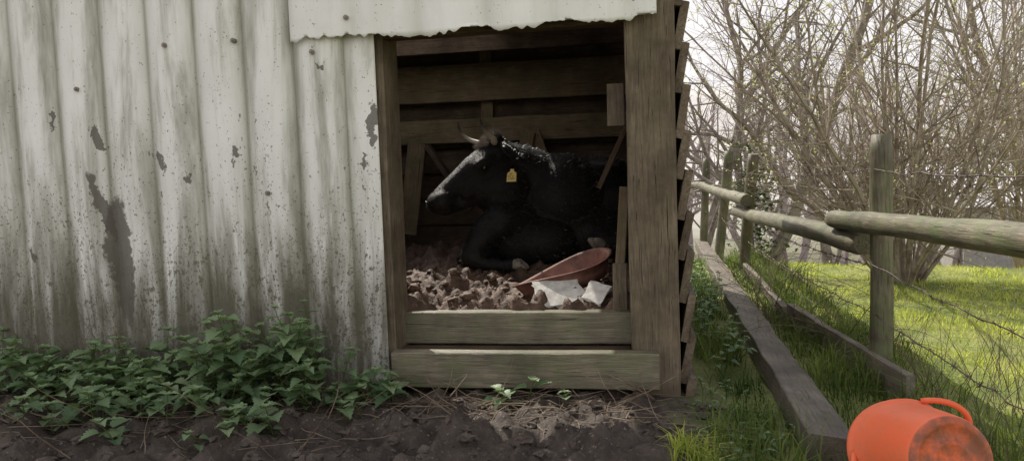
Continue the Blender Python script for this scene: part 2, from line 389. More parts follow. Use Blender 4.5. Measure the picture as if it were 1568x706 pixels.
# near hind leg: stifle forward, hock back, cannon forward along the ground
chain(bm,[((-.10,5.40,-.25),.25),((-.16,5.00,-.34),.18),((-.30,4.84,-.40),.14)])
chain(bm,[((-.30,4.84,-.42),.13),((-.06,4.78,-.50),.065)]); chain(bm,[((-.06,4.78,-.50),.06),((-.18,4.62,-.53),.042),((-.22,4.50,-.47),.045)])
me=bpy.data.meshes.new('body'); bm.to_mesh(me); bm.free()
body=bpy.data.objects.new('body',me); link(body,cow)
rm=body.modifiers.new('r','REMESH'); rm.mode='VOXEL'; rm.voxel_size=.011
sm=body.modifiers.new('s','SMOOTH'); sm.iterations=9; sm.factor=.6
dg=bpy.context.evaluated_depsgraph_get(); ev=body.evaluated_get(dg); nm=bpy.data.meshes.new_from_object(ev)
body.modifiers.clear(); body.data=nm; nm.polygons.foreach_set('use_smooth',[True]*len(nm.polygons))
m=NM('black_coat',.55,.3); c=m.coord('Object'); n=m.noise(c,14,4,.6)
m.col(m.mix(m.ramp(n,.4,.7),(.009,.008,.008),(.020,.017,.015))); m.bump(m.noise(c,90,3,.7),.7,.008); M_coat=m.m
body.data.materials.clear(); body.data.materials.append(M_coat)
nv=len(nm.vertices); co=np.empty(nv*3,np.float32); nm.vertices.foreach_get('co',co); co=co.reshape(-1,3)
no=np.empty(nv*3,np.float32); nm.vertices.foreach_get('normal',no); no=no.reshape(-1,3)
def hairs(name,idx,L0,L1,w,flow,lift,mat,parent):
    p=co[idx]+rng.normal(0,.004,(len(idx),3)); n=no[idx]
    f=np.array(flow,dtype=np.float64); f=f-n*(n@f)[:,None]
    d=n*lift+f+rng.normal(0,.25,(len(idx),3)); d/=np.linalg.norm(d,axis=1)[:,None]
    s=np.cross(d,rng.normal(0,1,(len(idx),3))); s/=np.linalg.norm(s,axis=1)[:,None]
    L=rng.uniform(L0,L1,len(idx))[:,None]
    V=np.stack([p-s*w-n*.003,p+s*w-n*.003,p+d*L],1)
    return tris_obj(name,V,rng.random(len(idx)),mat,parent)
head_mask=co[:,0]<-.80
front=co[:,1]<5.2
ih=np.where(head_mask&front)[0]; ib=np.where((~head_mask)&front)[0]
M_hair=simple('coat_hair',(.030,.026,.023),.38,.7)
hairs('head_hair',rng.choice(ih,16000),.007,.015,.0010,(.6,.3,.5),.35,M_hair,cow)
hairs('body_hair',rng.choice(ib,18000),.012,.026,.0014,(.5,.1,-.4),.45,M_hair,cow)
pol=np.array(H(.03,0,.01)); ip=np.where(np.linalg.norm(co-pol,axis=1)<.09)[0]; ip=ip[(no[ip]@np.array(fz))>.0]
M_tuft=simple('poll_tuft_hair',(.24,.21,.18),.6,.4)
hairs('poll_tuft',rng.choice(ip,1500),.02,.045,.0013,tuple(fx*.6+Vector((0,0,.2))),.9,M_tuft,cow)
m=NM('horn',.4,.4); a=m.attr('rnd').outputs['Fac']; m.col(m.mix(m.ramp(a,.45,.85),(.66,.59,.49),(.05,.04,.035))); M_horn=m.m
def horn(name,P):
    mb=MB(); pts=[];rad=[]
    for i in range(25):
        t=i/24*(len(P)-1); k=min(int(t),len(P)-2); u=t-k
        p0=P[max(k-1,0)];p1=P[k];p2=P[k+1];p3=P[min(k+2,len(P)-1)]
        pts.append(.5*((2*p1)+(p2-p0)*u+(2*p0-5*p1+4*p2-p3)*u*u+(3*p1-p0-3*p2+p3)*u**3)); rad.append(.021*(1-i/24)**.7+.0012)
    mb.tube(pts,rad,12,True); mb.a=[j//12/24 for j in range(len(mb.v))]
    mb.obj(name,M_horn,cow,True)
for nme,s in (('horn_near',1),('horn_far',-1)):
    horn(nme,[H(.04,s*.06,-.03),H(.045,s*.125,-.005),H(.065,s*.17,.04),H(.075,s*.185,.10),H(.05,s*.18,.165)])
def ear(name,s):
    base=H(.03,s*.10,-.075); d=(HR@Vector((-.35,s*1.0,-.12))).normalized()
    if s>0: d=Vector((.62,-.55,-.22)).normalized()
    w=d.cross(fx).normalized(); nn=d.cross(w)
    vs=[];fs=[];nu,nvv=12,9
    for i in range(nu+1):
        t=i/nu; wd=.058*math.sin(math.pi*min(1,t*.85+.13))**.8*(1-t**4)+.002
        for j in range(nvv):
            u=(j/(nvv-1)-.5)*2; vs.append(base+d*(.18*t)+w*(wd*u)+nn*(.03*u*u*(1-t*.5)-.02*math.sin(t*3)))
    for i in range(nu):
        for j in range(nvv-1):
            a=i*nvv+j; fs.append((a,a+1,a+nvv+1,a+nvv))
    mb=MB(); mb.add(vs,fs); o=mb.obj(name,M_coat,cow,True); o.modifiers.new('t','SOLIDIFY').thickness=.008
    T=[]
    for k in range(900):
        v=random.choice(vs); q=(d*random.uniform(0,1)+Vector((random.gauss(0,.5),random.gauss(0,.5),random.gauss(0,.5)))).normalized()
        sd=q.cross(w).normalized()*.001; T.append([v-sd,v+sd,v+q*random.uniform(.01,.022)])
    tris_obj(name+'_hair',np.array([[tuple(a) for a in t] for t in T]),rng.random(len(T)),M_hair,cow)
ear('ear_near',1); ear('ear_far',-1)
M_tag=simple('yellow_tag',(.88,.68,.24),.45,.4,0,.1)
tc=Vector((-.72,4.46,-.01))
prof=[(-.010,.036),(.010,.036),(.012,.022),(.027,.012),(.029,-.04),(-.029,-.04),(-.027,.012),(-.012,.022)]
mb=MB(); ax=Vector((.97,.25,0)).normalized(); az=Vector((.12,0,1)).normalized()
mb.add([tc+ax*a+az*b for a,b in prof]+[tc+ax*a+az*b+Vector((0,.003,0)) for a,b in prof],[tuple(range(8))]+[tuple(range(15,7,-1))]+[(i,(i+1)%8,8+(i+1)%8,8+i) for i in range(8)])
mb.obj('ear_tag',M_tag,cow)
mb=MB()
for r in range(3):
    for q_ in range(5 if r else 3):
        if random.random()<.85:
            x=-.018+q_*.008; zz=.002-r*.014; o=tc+Vector((0,-.0025,0)); h=random.uniform(.006,.010)
            mb.add([o+ax*x+az*zz,o+ax*(x+.003)+az*zz,o+ax*(x+.003)+az*(zz+h),o+ax*x+az*(zz+h)],[(0,1,2,3)])
mb.obj('tag_digits',simple('tag_ink',(.02,.02,.02)),cow)
M_eye=simple('eye_gloss',(.012,.008,.006),.06,.8)
bm=bmesh.new()
for s in(-1,1): bmesh.ops.create_uvsphere(bm,u_segments=16,v_segments=12,radius=.021,matrix=Matrix.Translation(H(.185,s*.103,-.088)))
me=bpy.data.meshes.new('eyes'); bm.to_mesh(me); bm.free(); me.polygons.foreach_set('use_smooth',[True]*len(me.polygons)); link(bpy.data.objects.new('eyes',me),cow,M_eye)
bm=bmesh.new()
for s in(-1,1): ell(bm,H(.548,s*.048,-.066),(.018,.013,.011),HR)
me=bpy.data.meshes.new('nostrils'); bm.to_mesh(me); bm.free(); link(bpy.data.objects.new('nostrils',me),cow,simple('nostril_dark',(.004,.003,.003),.6,.2))
M_hoof=simple('hoof',(.24,.21,.17),.6,.4,0,.4,30,.3)
def hoof(name,c,d):
    c=Vector(c); d=Vector(d).normalized(); s=d.cross(Vector((0,0,1))).normalized(); u=s.cross(d); mb=MB()
    for k in(-1,1):
        o=c+s*(k*.022)
        ring=lambda t,rw,rh,dz:[o+d*t+s*(math.cos(q*math.pi/5)*rw)+u*(math.sin(q*math.pi/5)*rh+dz) for q in range(10)]
        vs=ring(-.03,.024,.032,.004)+ring(0,.023,.03,0)+ring(.035,.018,.018,-.008)+ring(.05,.006,.006,-.012)
        mb.add(vs,[(r*10+j,r*10+(j+1)%10,r*10+10+(j+1)%10,r*10+10+j) for r in range(3) for j in range(10)]+[tuple(range(30,40))])
    mb.obj(name,M_hoof,cow,True)
hoof('hoof_front',(-.68,4.40,-.54),(.9,-.2,-.1)); hoof('hoof_front_far',(-.92,4.60,-.56),(.8,-.3,0)); hoof('hoof_hind',(-.23,4.46,-.42),(-.4,-.6,.6))

# ---------------------------------------------------------------- feed tub, slabs
tub=empty('feed_trough')
M_tub=simple('red_brown_rubber',(.20,.095,.072),.6,.35,0,.55,14,.3)
vs=[];fs=[];n=48
prof=[(0,0,.0),(.74,0,.0),(.80,.0,.005),(.90,.5,.0),(1.0,.97,0),(1.06,.98,0),(1.07,1.0,0),(1.05,1.03,0),(.985,1.02,0),(.93,.9,0),(.84,.5,0),(.74,.09,0),(0,.08,0)]
for (r,h,_) in prof:
    for i in range(n):
        t=2*math.pi*i/n; ww=1+.035*math.sin(3*t+1)
        vs.append((.25*r*math.cos(t)*ww,.15*r*math.sin(t)*ww,.105*h+.018*math.sin(2*t)*h))
fs=[(k*n+i,k*n+(i+1)%n,(k+1)*n+(i+1)%n,(k+1)*n+i) for k in range(len(prof)-1) for i in range(n)]
me=bpy.data.meshes.new('tub_shell'); me.from_pydata(vs,[],fs); me.polygons.foreach_set('use_smooth',[True]*len(fs))
o=bpy.data.objects.new('tub_shell',me); link(o,tub,M_tub)
tub.location=(-.345,3.76,-.585); tub.rotation_euler=(math.radians(2),math.radians(-18),math.radians(14))
M_slab=simple('broken_concrete',(.58,.56,.52),.9,.2,0,.3,22,.5)
def slab(name,c,sx,sy,sz,rot):
    bm=bmesh.new(); bmesh.ops.create_cube(bm,size=1)
    bmesh.ops.subdivide_edges(bm,edges=bm.edges[:],cuts=5,use_grid_fill=True)
    for v in bm.verts:
        q=noise.noise_vector(v.co*2.3+Vector(c)*5)*.12; v.co=Vector(((v.co.x+q.x)*sx,(v.co.y+q.y)*sy,(v.co.z+q.z*.8)*sz))
    me=bpy.data.meshes.new(name); bm.to_mesh(me); bm.free(); o=bpy.data.objects.new(name,me); link(o,None,M_slab); o.location=c; o.rotation_euler=[math.radians(a) for a in rot]
slab('concrete_slab',(-.36,3.55,-.57),.22,.17,.022,(34,-5,24)); slab('concrete_slab',(-.19,3.52,-.57),.10,.12,.022,(32,14,-20))

# ---------------------------------------------------------------- fence
fence=empty('wooden_fence')
def round_post(name,p0,p1,r,mat,parent,n=14):
    p0=Vector(p0);p1=Vector(p1);d=p1-p0;L=d.length;d.normalize(); up=Vector((0,0,1)) if abs(d.z)<.9 else Vector((0,-1,0))
    y=up.cross(d).normalized(); z=d.cross(y); Rm=Matrix((d,y,z)).transposed().to_4x4(); Rm.translation=p0
    vs=[];fs=[];seg=max(10,int(L/.08)); sd=random.random()*40
    for i in range(seg+1):
        x=L*i/seg
        for j in range(n):
            t=2*math.pi*j/n; rr=r*(1+.14*noise.noise(Vector((x*2.5+sd,math.cos(t),math.sin(t)))))
            if i in(0,seg): rr*=.86
            a,b=math.cos(t)*rr,math.sin(t)*rr
            bend=.02*math.sin(x*1.3+sd)
            vs.append((x,a+bend*.5,b+bend*.4))
    fs=[(i*n+j,i*n+(j+1)%n,(i+1)*n+(j+1)%n,(i+1)*n+j) for i in range(seg) for j in range(n)]+[tuple(range(n))[::-1],tuple(seg*n+j for j in range(n))]
    me=bpy.data.meshes.new(name); me.from_pydata(vs,[],fs); me.polygons.foreach_set('use_smooth',[len(f)==4 for f in fs]); o=bpy.data.objects.new(name,me); link(o,parent,mat); o.matrix_world=Rm
round_post('post_near',(1.085,3.60,-1.2),(1.075,3.60,.115),.048,M_fence,fence)
round_post('rail_near',(1.00,1.2,-.20),(1.00,4.15,-.285),.047,M_fence,fence)
round_post('rail_mid',(1.05,3.72,-.385),(1.03,8.2,-.47),.058,M_fence,fence)
round_post('rail_far',(1.02,7.2,-.33),(1.0,11.5,-.30),.06,M_fence,fence)
round_post('rail_far_b',(1.0,11.3,-.28),(.9,16,-.35),.06,M_fence,fence)
round_post('post_mid',(1.00,7.5,-1.2),(1.08,7.3,.10),.052,M_fence,fence)
round_post('post_far',(.98,9.8,-1.6),(1.16,9.8,.18),.06,M_fence,fence)
round_post('post_far_b',(1.02,12.2,-1.9),(1.10,12.2,.12),.06,M_fence,fence)
M_wire=simple('rusty_wire',(.13,.10,.085),.6,.5,.5)
mb=MB()
def wire(a,b,sag,barbs=True,r=.0022):
    a=Vector(a);b=Vector(b);L=(b-a).length;n=max(8,int(L/.1));pts=[]
    for i in range(n+1):
        t=i/n;p=a.lerp(b,t);p.z-=sag*4*t*(1-t); p+=Vector((random.gauss(0,.003),0,random.gauss(0,.003)));pts.append(p)
    mb.tube(pts,[r]*len(pts),4)
    if barbs:
        for i in range(1,n):
            p=pts[i]
            for k in range(3):
                q=Vector((random.uniform(-1,1),random.uniform(-1,1),random.uniform(-1,1))).normalized()*.016; mb.tube([p-q,p+q],[.0014,.0012],3)
for z,sg in ((-.04,.03),(-.46,.05),(-.68,.03)):
    wire((1.04,1.0,z+.03),(1.04,3.6,z),sg); wire((1.04,3.6,z),(1.03,7.35,z-.03),sg); wire((1.03,7.35,z-.03),(1.06,9.8,z+.04),sg); wire((1.06,9.8,z+.04),(1.05,14,z),sg)
for k in range(7): wire((1.11,3.6,-.2-k*.11),(1.1,7.4,-.25-k*.11),.01,False,.0012)
mb.obj('barbed_wire',M_wire,fence)
beam('timber_sleeper',(.625,2.60,-.955),(.80,9.7,-.97),.155,.09,M_sleeper,None,wob=.014,seg=60,roll=.12)
beam('edging_board',(1.06,3.15,-.93),(.94,4.9,-.95),.04,.16,M_sleeper,None,wob=.01,seg=20)
beam('edging_board',(.93,5.0,-.97),(1.0,7.3,-.97),.04,.12,M_sleeper,None,wob=.01,seg=20)

# ---------------------------------------------------------------- bucket (flexible tub on its side, base towards the viewer)
buck=empty('orange_bucket')
m=NM('orange_plastic',.5,.35); c=m.coord('Object'); Z=m.xyz(c)[2]; n=m.noise(c,11,5,.7)
base=m.mix(m.ramp(m.noise(c,3,3,.6),.3,.7),(.88,.15,.05),(.80,.19,.09))
base=m.mix(m.math('MULTIPLY',m.ramp(m.noise(c,32,4,.7),.54,.70),.3),base,(.45,.18,.11))
dirt=m.math('MULTIPLY',m.ramp(n,.34,.58),m.maprange(Z,.016,.011))
base=m.mix(m.math('MULTIPLY',dirt,.8),base,(.13,.08,.055)); m.col(base); m.bump(n,.2,.004)
M_or=m.m
n=64; vs=[];fs=[]
prof=[(0,.010),(.045,.010),(.050,.006),(.056,.006),(.061,.010),(.100,.010),(.106,.0),(.120,.0),(.130,.008),(.138,.03),(.150,.10),(.162,.18),(.172,.255),(.177,.262),(.184,.268),(.184,.275),(.177,.278),(.168,.268),(.155,.18),(.143,.10),(.128,.02),(0,.016)]
for r,z in prof:
    for i in range(n):
        t=2*math.pi*i/n; q_=z/.275
        sq=1+.07*q_*math.cos(2*t+.6)+.02*q_*math.sin(3*t)
        bulge=.016*math.exp(-((t-2.5)/.5)**2)*q_
        vs.append(((r*sq-bulge)*math.cos(t),(r*sq-bulge)*math.sin(t),z+.008*q_*math.sin(2*t)))
fs=[(k*n+i,k*n+(i+1)%n,(k+1)*n+(i+1)%n,(k+1)*n+i) for k in range(len(prof)-1) for i in range(n)]
me=bpy.data.meshes.new('shell'); me.from_pydata(vs,[],fs); me.polygons.foreach_set('use_smooth',[True]*len(fs)); link(bpy.data.objects.new('shell',me),buck,M_or)
for nme,ang in (('handle_upper',math.radians(146)),('handle_lower',math.radians(326))):
    mb=MB(); pts=[]
    for i in range(17):
        u=i/16*math.pi; a=ang+(i/16-.5)*1.15; pts.append(Vector((math.cos(a)*(.176+.045*math.sin(u)),math.sin(a)*(.176+.045*math.sin(u)),.262-.06*math.sin(u))))
    mb.tube(pts,[.010]*17,10,True); mb.obj(nme,M_or,buck,True)
zdir=Vector((-.20,.90,-.22)).normalized(); xdir=Vector((1,0,0)); xdir=(xdir-zdir*xdir.dot(zdir)).normalized(); ydir=zdir.cross(xdir)
if ydir.z<0: ydir=-ydir
xdir=ydir.cross(zdir)
MW=Matrix((xdir,ydir,zdir)).transposed().to_4x4()@Matrix.Scale(.90,4); MW.translation=Vector((.838,2.17,-.82)); buck.matrix_world=MW

# ---------------------------------------------------------------- grass
def blades(name,n,xr,yr,L0,L1,w,mat,dens=None,lean=.5,segs=1,hf=ground_h,zo=0):
    x=rng.uniform(xr[0],xr[1],n); y=rng.uniform(yr[0],yr[1],n)
    if dens is not None:
        keep=np.array([dens(a,b)>random.random() for a,b in zip(x,y)]); x=x[keep];y=y[keep];n=len(x)
    z=np.array([hf(a,b) for a,b in zip(x,y)])+zo
    cl=np.array([noise.noise(Vector((a*1.7,b*1.7,3)))+.7*noise.noise(Vector((a*6,b*6,8))) for a,b in zip(x,y)])
    L=rng.uniform(L0,L1,n)*(1+.85*cl); an=rng.uniform(0,2*np.pi,n); ln=rng.uniform(.05,lean,n)
    dx=np.cos(an)*ln;dy=np.sin(an)*ln; sx=-np.sin(an+rng.normal(0,.6,n))*w;sy=np.cos(an)*w
    P0=np.stack([x,y,z-.01],1); S_=np.stack([sx,sy,np.zeros(n)],1)
    r=np.clip(.5+cl*.8+rng.normal(0,.25,n),0,1)
    if segs==1:
        T=P0+np.stack([dx*L,dy*L,L],1); V=np.stack([P0-S_,P0+S_,T],1); return tris_obj(name,V,r,mat)
    Mi=P0+np.stack([dx*L*.35,dy*L*.35,L*.6],1); T=P0+np.stack([dx*L*1.3,dy*L*1.3,L*(1-.35*ln)],1)
    V=np.concatenate([np.stack([P0-S_,P0+S_,Mi+S_*.8],1),np.stack([P0-S_,Mi+S_*.8,Mi-S_*.8],1),np.stack([Mi-S_*.8,Mi+S_*.8,T],1)],0)
    return tris_obj(name,V,np.concatenate([r,r,r]),mat)
blades('lawn_grass',85000,(1.12,5.6),(2.3,9.8),.018,.050,.0036,M_grass,lambda x,y:min(1,2.4/(y-1)+.25),.9)
blades('long_grass',15000,(.24,1.14),(2.2,9.5),.06,.17,.0028,M_grassL,lambda x,y:(.12 if .5+.025*(y-2.5)<x<.75+.025*(y-2.5) else 1)*min(1,3/(y-.5)+.2)*(1 if fb(x*2,y*2,4,2)>-.2 else .15),1.2,2)
blades('fence_grass',3000,(.95,1.35),(2.3,8),.10,.22,.0026,M_grassL,lambda x,y:.3+.7*(fb(x*2,y*2,14,2)>0),1.1,2)
blades('grass_tuft',200,(.10,.24),(2.35,2.55),.05,.11,.003,M_grass,None,1.2,2)

# ---------------------------------------------------------------- nettles and weeds
def nleaf(mb,p,d,L,W,droop,a,teeth=6):
    d=d.normalized(); s=d.cross(Vector((0,0,1)))
    if s.length<.05: s=Vector((1,0,0))
    s.normalize(); u=s.cross(d)
    left=[];mid=[];right=[]
    N=teeth*2
    for i in range(N+1):
        t=i/N; wd=W*(math.sin(math.pi*min(1,(t*.93+.07))**.62)**.9)*(1-t*.25)
        if i==N: wd=0
        elif i%2==1: wd*=1.12
        else: wd*=.86
        c=p+d*(L*t)+u*(-droop*L*t*t)
        fold=wd*.35
        tt=L*.05 if i%2 else 0
        mid.append(c); left.append(c+s*wd+u*fold+d*tt); right.append(c-s*wd+u*fold+d*tt)
    vs=mid+left+right; n=N+1; fs=[]
    for i in range(N): fs+=[(i,i+1,n+i+1,n+i),(i+1,i,2*n+i,2*n+i+1)]
    mb.add(vs,fs,a)
def nettle(name,plants,mat_leaf,wl=.46):
    lb=MB(); sb=MB()
    for (x,y,hgt,sc) in plants:
        z0=ground_h(x,y)-.01; p=Vector((x,y,z0)); d=Vector((random.gauss(0,.3),random.gauss(-.12,.2),1)).normalized()
        n=max(3,int(hgt/.045)); pts=[p.copy()]; az=random.random()*6
        for i in range(n):
            d=(d+Vector((random.gauss(0,.08),random.gauss(-.02,.08),.03))).normalized(); p=p+d*(hgt/n); pts.append(p.copy())
            if i>=n*.25 or random.random()<.4:
                az+=math.pi/2+random.gauss(0,.25)
                t=i/n; L=sc*(.044+.036*math.sin(math.pi*min(1,.15+t*.75)))*random.uniform(.65,1.2)
                if i==n-1: L*=.6
                for k in(0,1):
                    q=Vector((math.cos(az+k*math.pi),math.sin(az+k*math.pi),random.uniform(-.1,.5)+.3*(t>.8)))
                    st=p+q.normalized()*L*.35; sb.tube([p,st],[.0012,.001],3)
                    nleaf(lb,st,q,L,L*wl,random.uniform(.1,.6),min(1,max(0,random.gauss(.3+.5*t,.28))))
        for k in range(4):
            q=Vector((math.cos(az+k*1.6),math.sin(az+k*1.6),.7)); nleaf(lb,p,q,sc*.03,sc*.014,.1,.9,3)
        sb.tube(pts,[.0028*(1-.5*i/n) for i in range(len(pts))],4)
    e=empty(name); lb.obj('leaves',mat_leaf,e); sb.obj('stems',M_grassL,e); return e
P=[]
while len(P)<175:
    x=random.uniform(-3.35,-1.0); y=random.uniform(2.45,3.12)
    if y<2.8 and random.random()<.65: continue
    if x>-1.28 and (y<2.75 or random.random()<.5): continue
    den=.50+1.0*noise.noise(Vector((x*3.3,y*3,1)))+(.2 if -2.1<x<-1.35 else 0)
    if random.random()>den: continue
    h=random.uniform(.08,.22)+(.22*random.random() if -1.9<x<-1.35 and y>2.85 else 0)+(.07 if y>2.95 else 0); h*= .6 if x>-1.28 else 1; h*=.6 if y<2.75 else 1
    P.append((x,y,h,random.uniform(.65,1.15)))
nettle('nettle_plants',P,M_nettle,.56)
nettle('nettle_plants',[(-.50,3.0,.12,.9),(-.46,3.02,.10,.8),(-.55,3.01,.08,.7),(-.31,2.98,.07,.6)],M_nettle,.56)
nettle('weed_plants',[(random.uniform(.27,.5),random.uniform(3.6,8),random.uniform(.12,.3),random.uniform(.4,.7)) for _ in range(80)],M_nettle)
nettle('weed_plants',[(random.uniform(.2,.55),random.uniform(2.3,3.3),random.uniform(.04,.09),random.uniform(.25,.4)) for _ in range(40)],M_nettle)

mb=MB()
def stick(x,y,L,r,rise=0,hf=ground_h):
    az=random.uniform(0,6.28); p=Vector((x,y,hf(x,y)+.01)); d=Vector((math.cos(az),math.sin(az)*.6,rise)); pts=[p.copy()]
    for i in range(6):
        d=(d+Vector((random.gauss(0,.14),random.gauss(0,.14),random.gauss(0,.05)))).normalized(); p=p+d*L/6
        p.z=max(p.z,hf(p.x,p.y)+.006); pts.append(p.copy())
    mb.tube(pts,[r*(1-.12*i) for i in range(7)],5,a=random.random())
for _ in range(170): stick(random.uniform(-1.2,0.1),random.uniform(2.75,3.1),random.uniform(.08,.35),random.uniform(.0015,.004),random.choice((0,0,.1,.5)))
for _ in range(110): stick(random.uniform(-3.2,-1.1),random.uniform(2.3,3.0),random.uniform(.08,.4),random.uniform(.0012,.003),random.choice((0,.1,.6)))
for _ in range(25): stick(random.uniform(-1.6,-.2),random.uniform(3.5,4.4),random.uniform(.04,.16),random.uniform(.0012,.002),0,bed_h)
for _ in range(22):
    x=random.uniform(-3.2,-1.3); stick(x,3.05,random.uniform(.35,.6),.0022,random.uniform(1.2,3))
mb.obj('fallen_twigs',M_stick)
mb=MB()
def arc(p,d,L,r,g,n=8,wob=.1):
    pts=[p.copy()]
    for i in range(n):
        d=(d+Vector((random.gauss(0,wob),random.gauss(0,wob),-g))).normalized(); p=p+d*L/n; pts.append(p.copy())
    mb.tube(pts,[r*(1-.8*i/n) for i in range(n+1)],3,a=random.random())
for _ in range(170):
    y=random.uniform(3.9,7.2); x=random.uniform(.80,1.15); arc(Vector((x,y,base_h(x,y))),Vector((random.uniform(-.6,.6),random.uniform(-.6,.6),random.uniform(.4,1.2))),random.uniform(.3,.8),random.uniform(.0015,.0035),.16,9,.16)
for _ in range(140):
    y=random.uniform(2.4,3.9); x=random.uniform(1.05,1.7); arc(Vector((x,y,base_h(x,y))),Vector((random.uniform(-.5,.5),random.uniform(-.5,.5),1)),random.uniform(.3,.6),random.uniform(.001,.002),.07,8,.05)
mb.obj('bramble_tangle',M_bramble)

# ---------------------------------------------------------------- bare trees
def grow(mb,buds,p,d,L,r,lv,P_):
    n=max(3,int(L/P_['step'][lv])); pts=[p.copy()];rad=[r]
    spawn=[]
    for i in range(n):
        w=P_['wob'][lv]; d=(d+Vector((random.gauss(0,w),random.gauss(0,w),random.gauss(0,w)+P_['up'][lv]))).normalized()
        p=p+d*(L/n); pts.append(p.copy()); rr=r*(1-(i+1)/n*P_['tap'][lv]); rad.append(rr)
        if lv<P_['max'] and (i+1)/n>P_['start'][lv]:
            k=P_['kids'][lv]; c=int(k)+(random.random()<k-int(k))
            for _ in range(c): spawn.append((p.copy(),d.copy(),rr,1-(i+1)/n))
    mb.tube(pts,rad,P_['sides'][lv],a=random.random())
    for (q,dd,rr,rem) in spawn:
        ax=dd.cross(Vector((random.gauss(0,1),random.gauss(0,1),random.gauss(0,1)))).normalized()
        nd=(Quaternion(ax,math.radians(random.uniform(*P_['ang'])))@dd)
        grow(mb,buds,q,nd,L*P_['len'][lv]*random.uniform(.6,1.25)*(.45+.55*rem),max(P_.get('rmin',.0016),rr*P_['rr'][lv]),lv+1,P_)
    if lv>=P_['max']-1 and buds is not None:
        for q in pts[1:]:
            if random.random()<P_.get('bud',.3): buds.append(q)
def budmesh(name,buds,s,mat,parent):
    B=np.array([tuple(b) for b in buds]); n=len(B); D=rng.normal(0,1,(n,3));D/=np.linalg.norm(D,axis=1)[:,None]; E=np.cross(D,rng.normal(0,1,(n,3)));E/=np.linalg.norm(E,axis=1)[:,None]
    L=rng.uniform(.5,1.3,n)[:,None]*s
    V=np.stack([B-E*L*.4,B+E*L*.4,B+D*L],1); tris_obj(name,V,rng.random(n),mat,parent)
def tree(name,base,stems,P_,matb,L,r,spread,budsize=0,budmat=None,lean=None):
    e=empty(name); mb=MB(); bd=[]
    for i in range(stems):
        az=random.uniform(0,6.28); sp=spread*math.sqrt(random.random())
        d=Vector((math.cos(az)*sp,math.sin(az)*sp,1))
        if lean: d+=Vector(lean)
        o=Vector(base)+Vector((math.cos(az),math.sin(az),0))*(.16*sp*(stems>1))
        grow(mb,bd,o,d.normalized(),L*random.uniform(.6,1.1),r*random.uniform(.35,1.1),0,P_)
    mb.obj('branches',matb,e)
    if budsize: budmesh('buds',bd,budsize,budmat,e)
    return e
PH=dict(max=2,step=(.26,.15,.10),wob=(.07,.12,.15),up=(.015,.025,.015),tap=(.75,.8,.8),start=(.10,.10,1),kids=(2.1,1.6,0),sides=(6,4,3),ang=(20,65),len=(.33,.40,0),rr=(.5,.6),bud=.22,rmin=.002)
tree('hazel_shrub',(2.25,6.9,base_h(2.25,6.9)-.05),38,PH,M_twig,3.7,.024,.72,.022,M_bud)
tree('hazel_shrub',(3.9,8.4,base_h(3.9,8.4)-.05),17,PH,M_twig,3.9,.023,.68,.024,M_bud)
PT=dict(max=3,step=(.4,.3,.2,.14),wob=(.10,.14,.15,.15),up=(.03,.02,.02,.03),tap=(.6,.75,.8,.8),start=(.22,.12,.12,1),kids=(1.35,1.2,1.0,0),sides=(7,5,4,3),ang=(30,75),len=(.55,.5,.42,0),rr=(.6,.55,.55),bud=.25,rmin=.003)
tree('apple_tree',(1.75,11.5,base_h(1.75,11.5)-.1),2,PT,M_bark,4.9,.10,.38,.04,M_bud)
tree('apple_tree',(3.2,13.5,base_h(3.2,13.5)-.1),2,PT,M_bark,5.6,.11,.4,.045,M_bud)
tree('ash_tree',(6.6,13.0,base_h(6.6,13)-.1),1,PT,M_bark,7.2,.11,.2,.04,M_bud,lean=(-.35,0,0))
tree('ash_tree',(1.3,18,base_h(1.3,18)-.1),2,PT,M_bark,7.0,.13,.35,.06,M_bud)
belt=empty('distant_trees')
PD=dict(max=3,step=(.9,.6,.45,.35),wob=(.08,.14,.15,.15),up=(.03,.03,.02,.03),tap=(.6,.75,.8,.8),start=(.2,.15,.15,1),kids=(1.4,1.3,1.1,0),sides=(4,3,3,3),ang=(25,60),len=(.5,.5,.45,0),rr=(.6,.55,.6),bud=.3,rmin=.010)
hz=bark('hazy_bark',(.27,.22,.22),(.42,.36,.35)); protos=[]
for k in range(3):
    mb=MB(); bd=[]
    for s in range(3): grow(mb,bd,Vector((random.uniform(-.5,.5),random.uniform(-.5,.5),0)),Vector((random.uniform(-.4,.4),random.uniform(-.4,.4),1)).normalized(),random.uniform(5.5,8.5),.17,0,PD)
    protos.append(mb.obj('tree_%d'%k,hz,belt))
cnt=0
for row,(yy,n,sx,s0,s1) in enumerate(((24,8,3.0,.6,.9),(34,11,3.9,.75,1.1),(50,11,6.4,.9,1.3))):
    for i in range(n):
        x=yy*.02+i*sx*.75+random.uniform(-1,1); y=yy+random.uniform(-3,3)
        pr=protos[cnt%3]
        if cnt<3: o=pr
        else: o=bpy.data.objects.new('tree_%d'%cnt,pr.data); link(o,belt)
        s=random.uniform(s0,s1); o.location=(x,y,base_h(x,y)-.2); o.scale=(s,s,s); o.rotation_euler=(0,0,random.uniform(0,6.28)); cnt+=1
mb=MB()
for _ in range(900):
    x=random.gauss(1.75,.16);y=random.gauss(11.4,.16);z=base_h(x,y)+random.uniform(.2,1.9)
    q=Vector((random.gauss(0,1),random.gauss(-.5,1),random.gauss(.2,.6))); nleaf(mb,Vector((x,y,z)),q,.06,.03,.2,random.random(),2)
mb.obj('ivy_plant',M_ivy)
barn=empty('barn_building'); M_roof=simple('pale_metal_roof',(.70,.70,.72),.5,.4,0,.12,3)
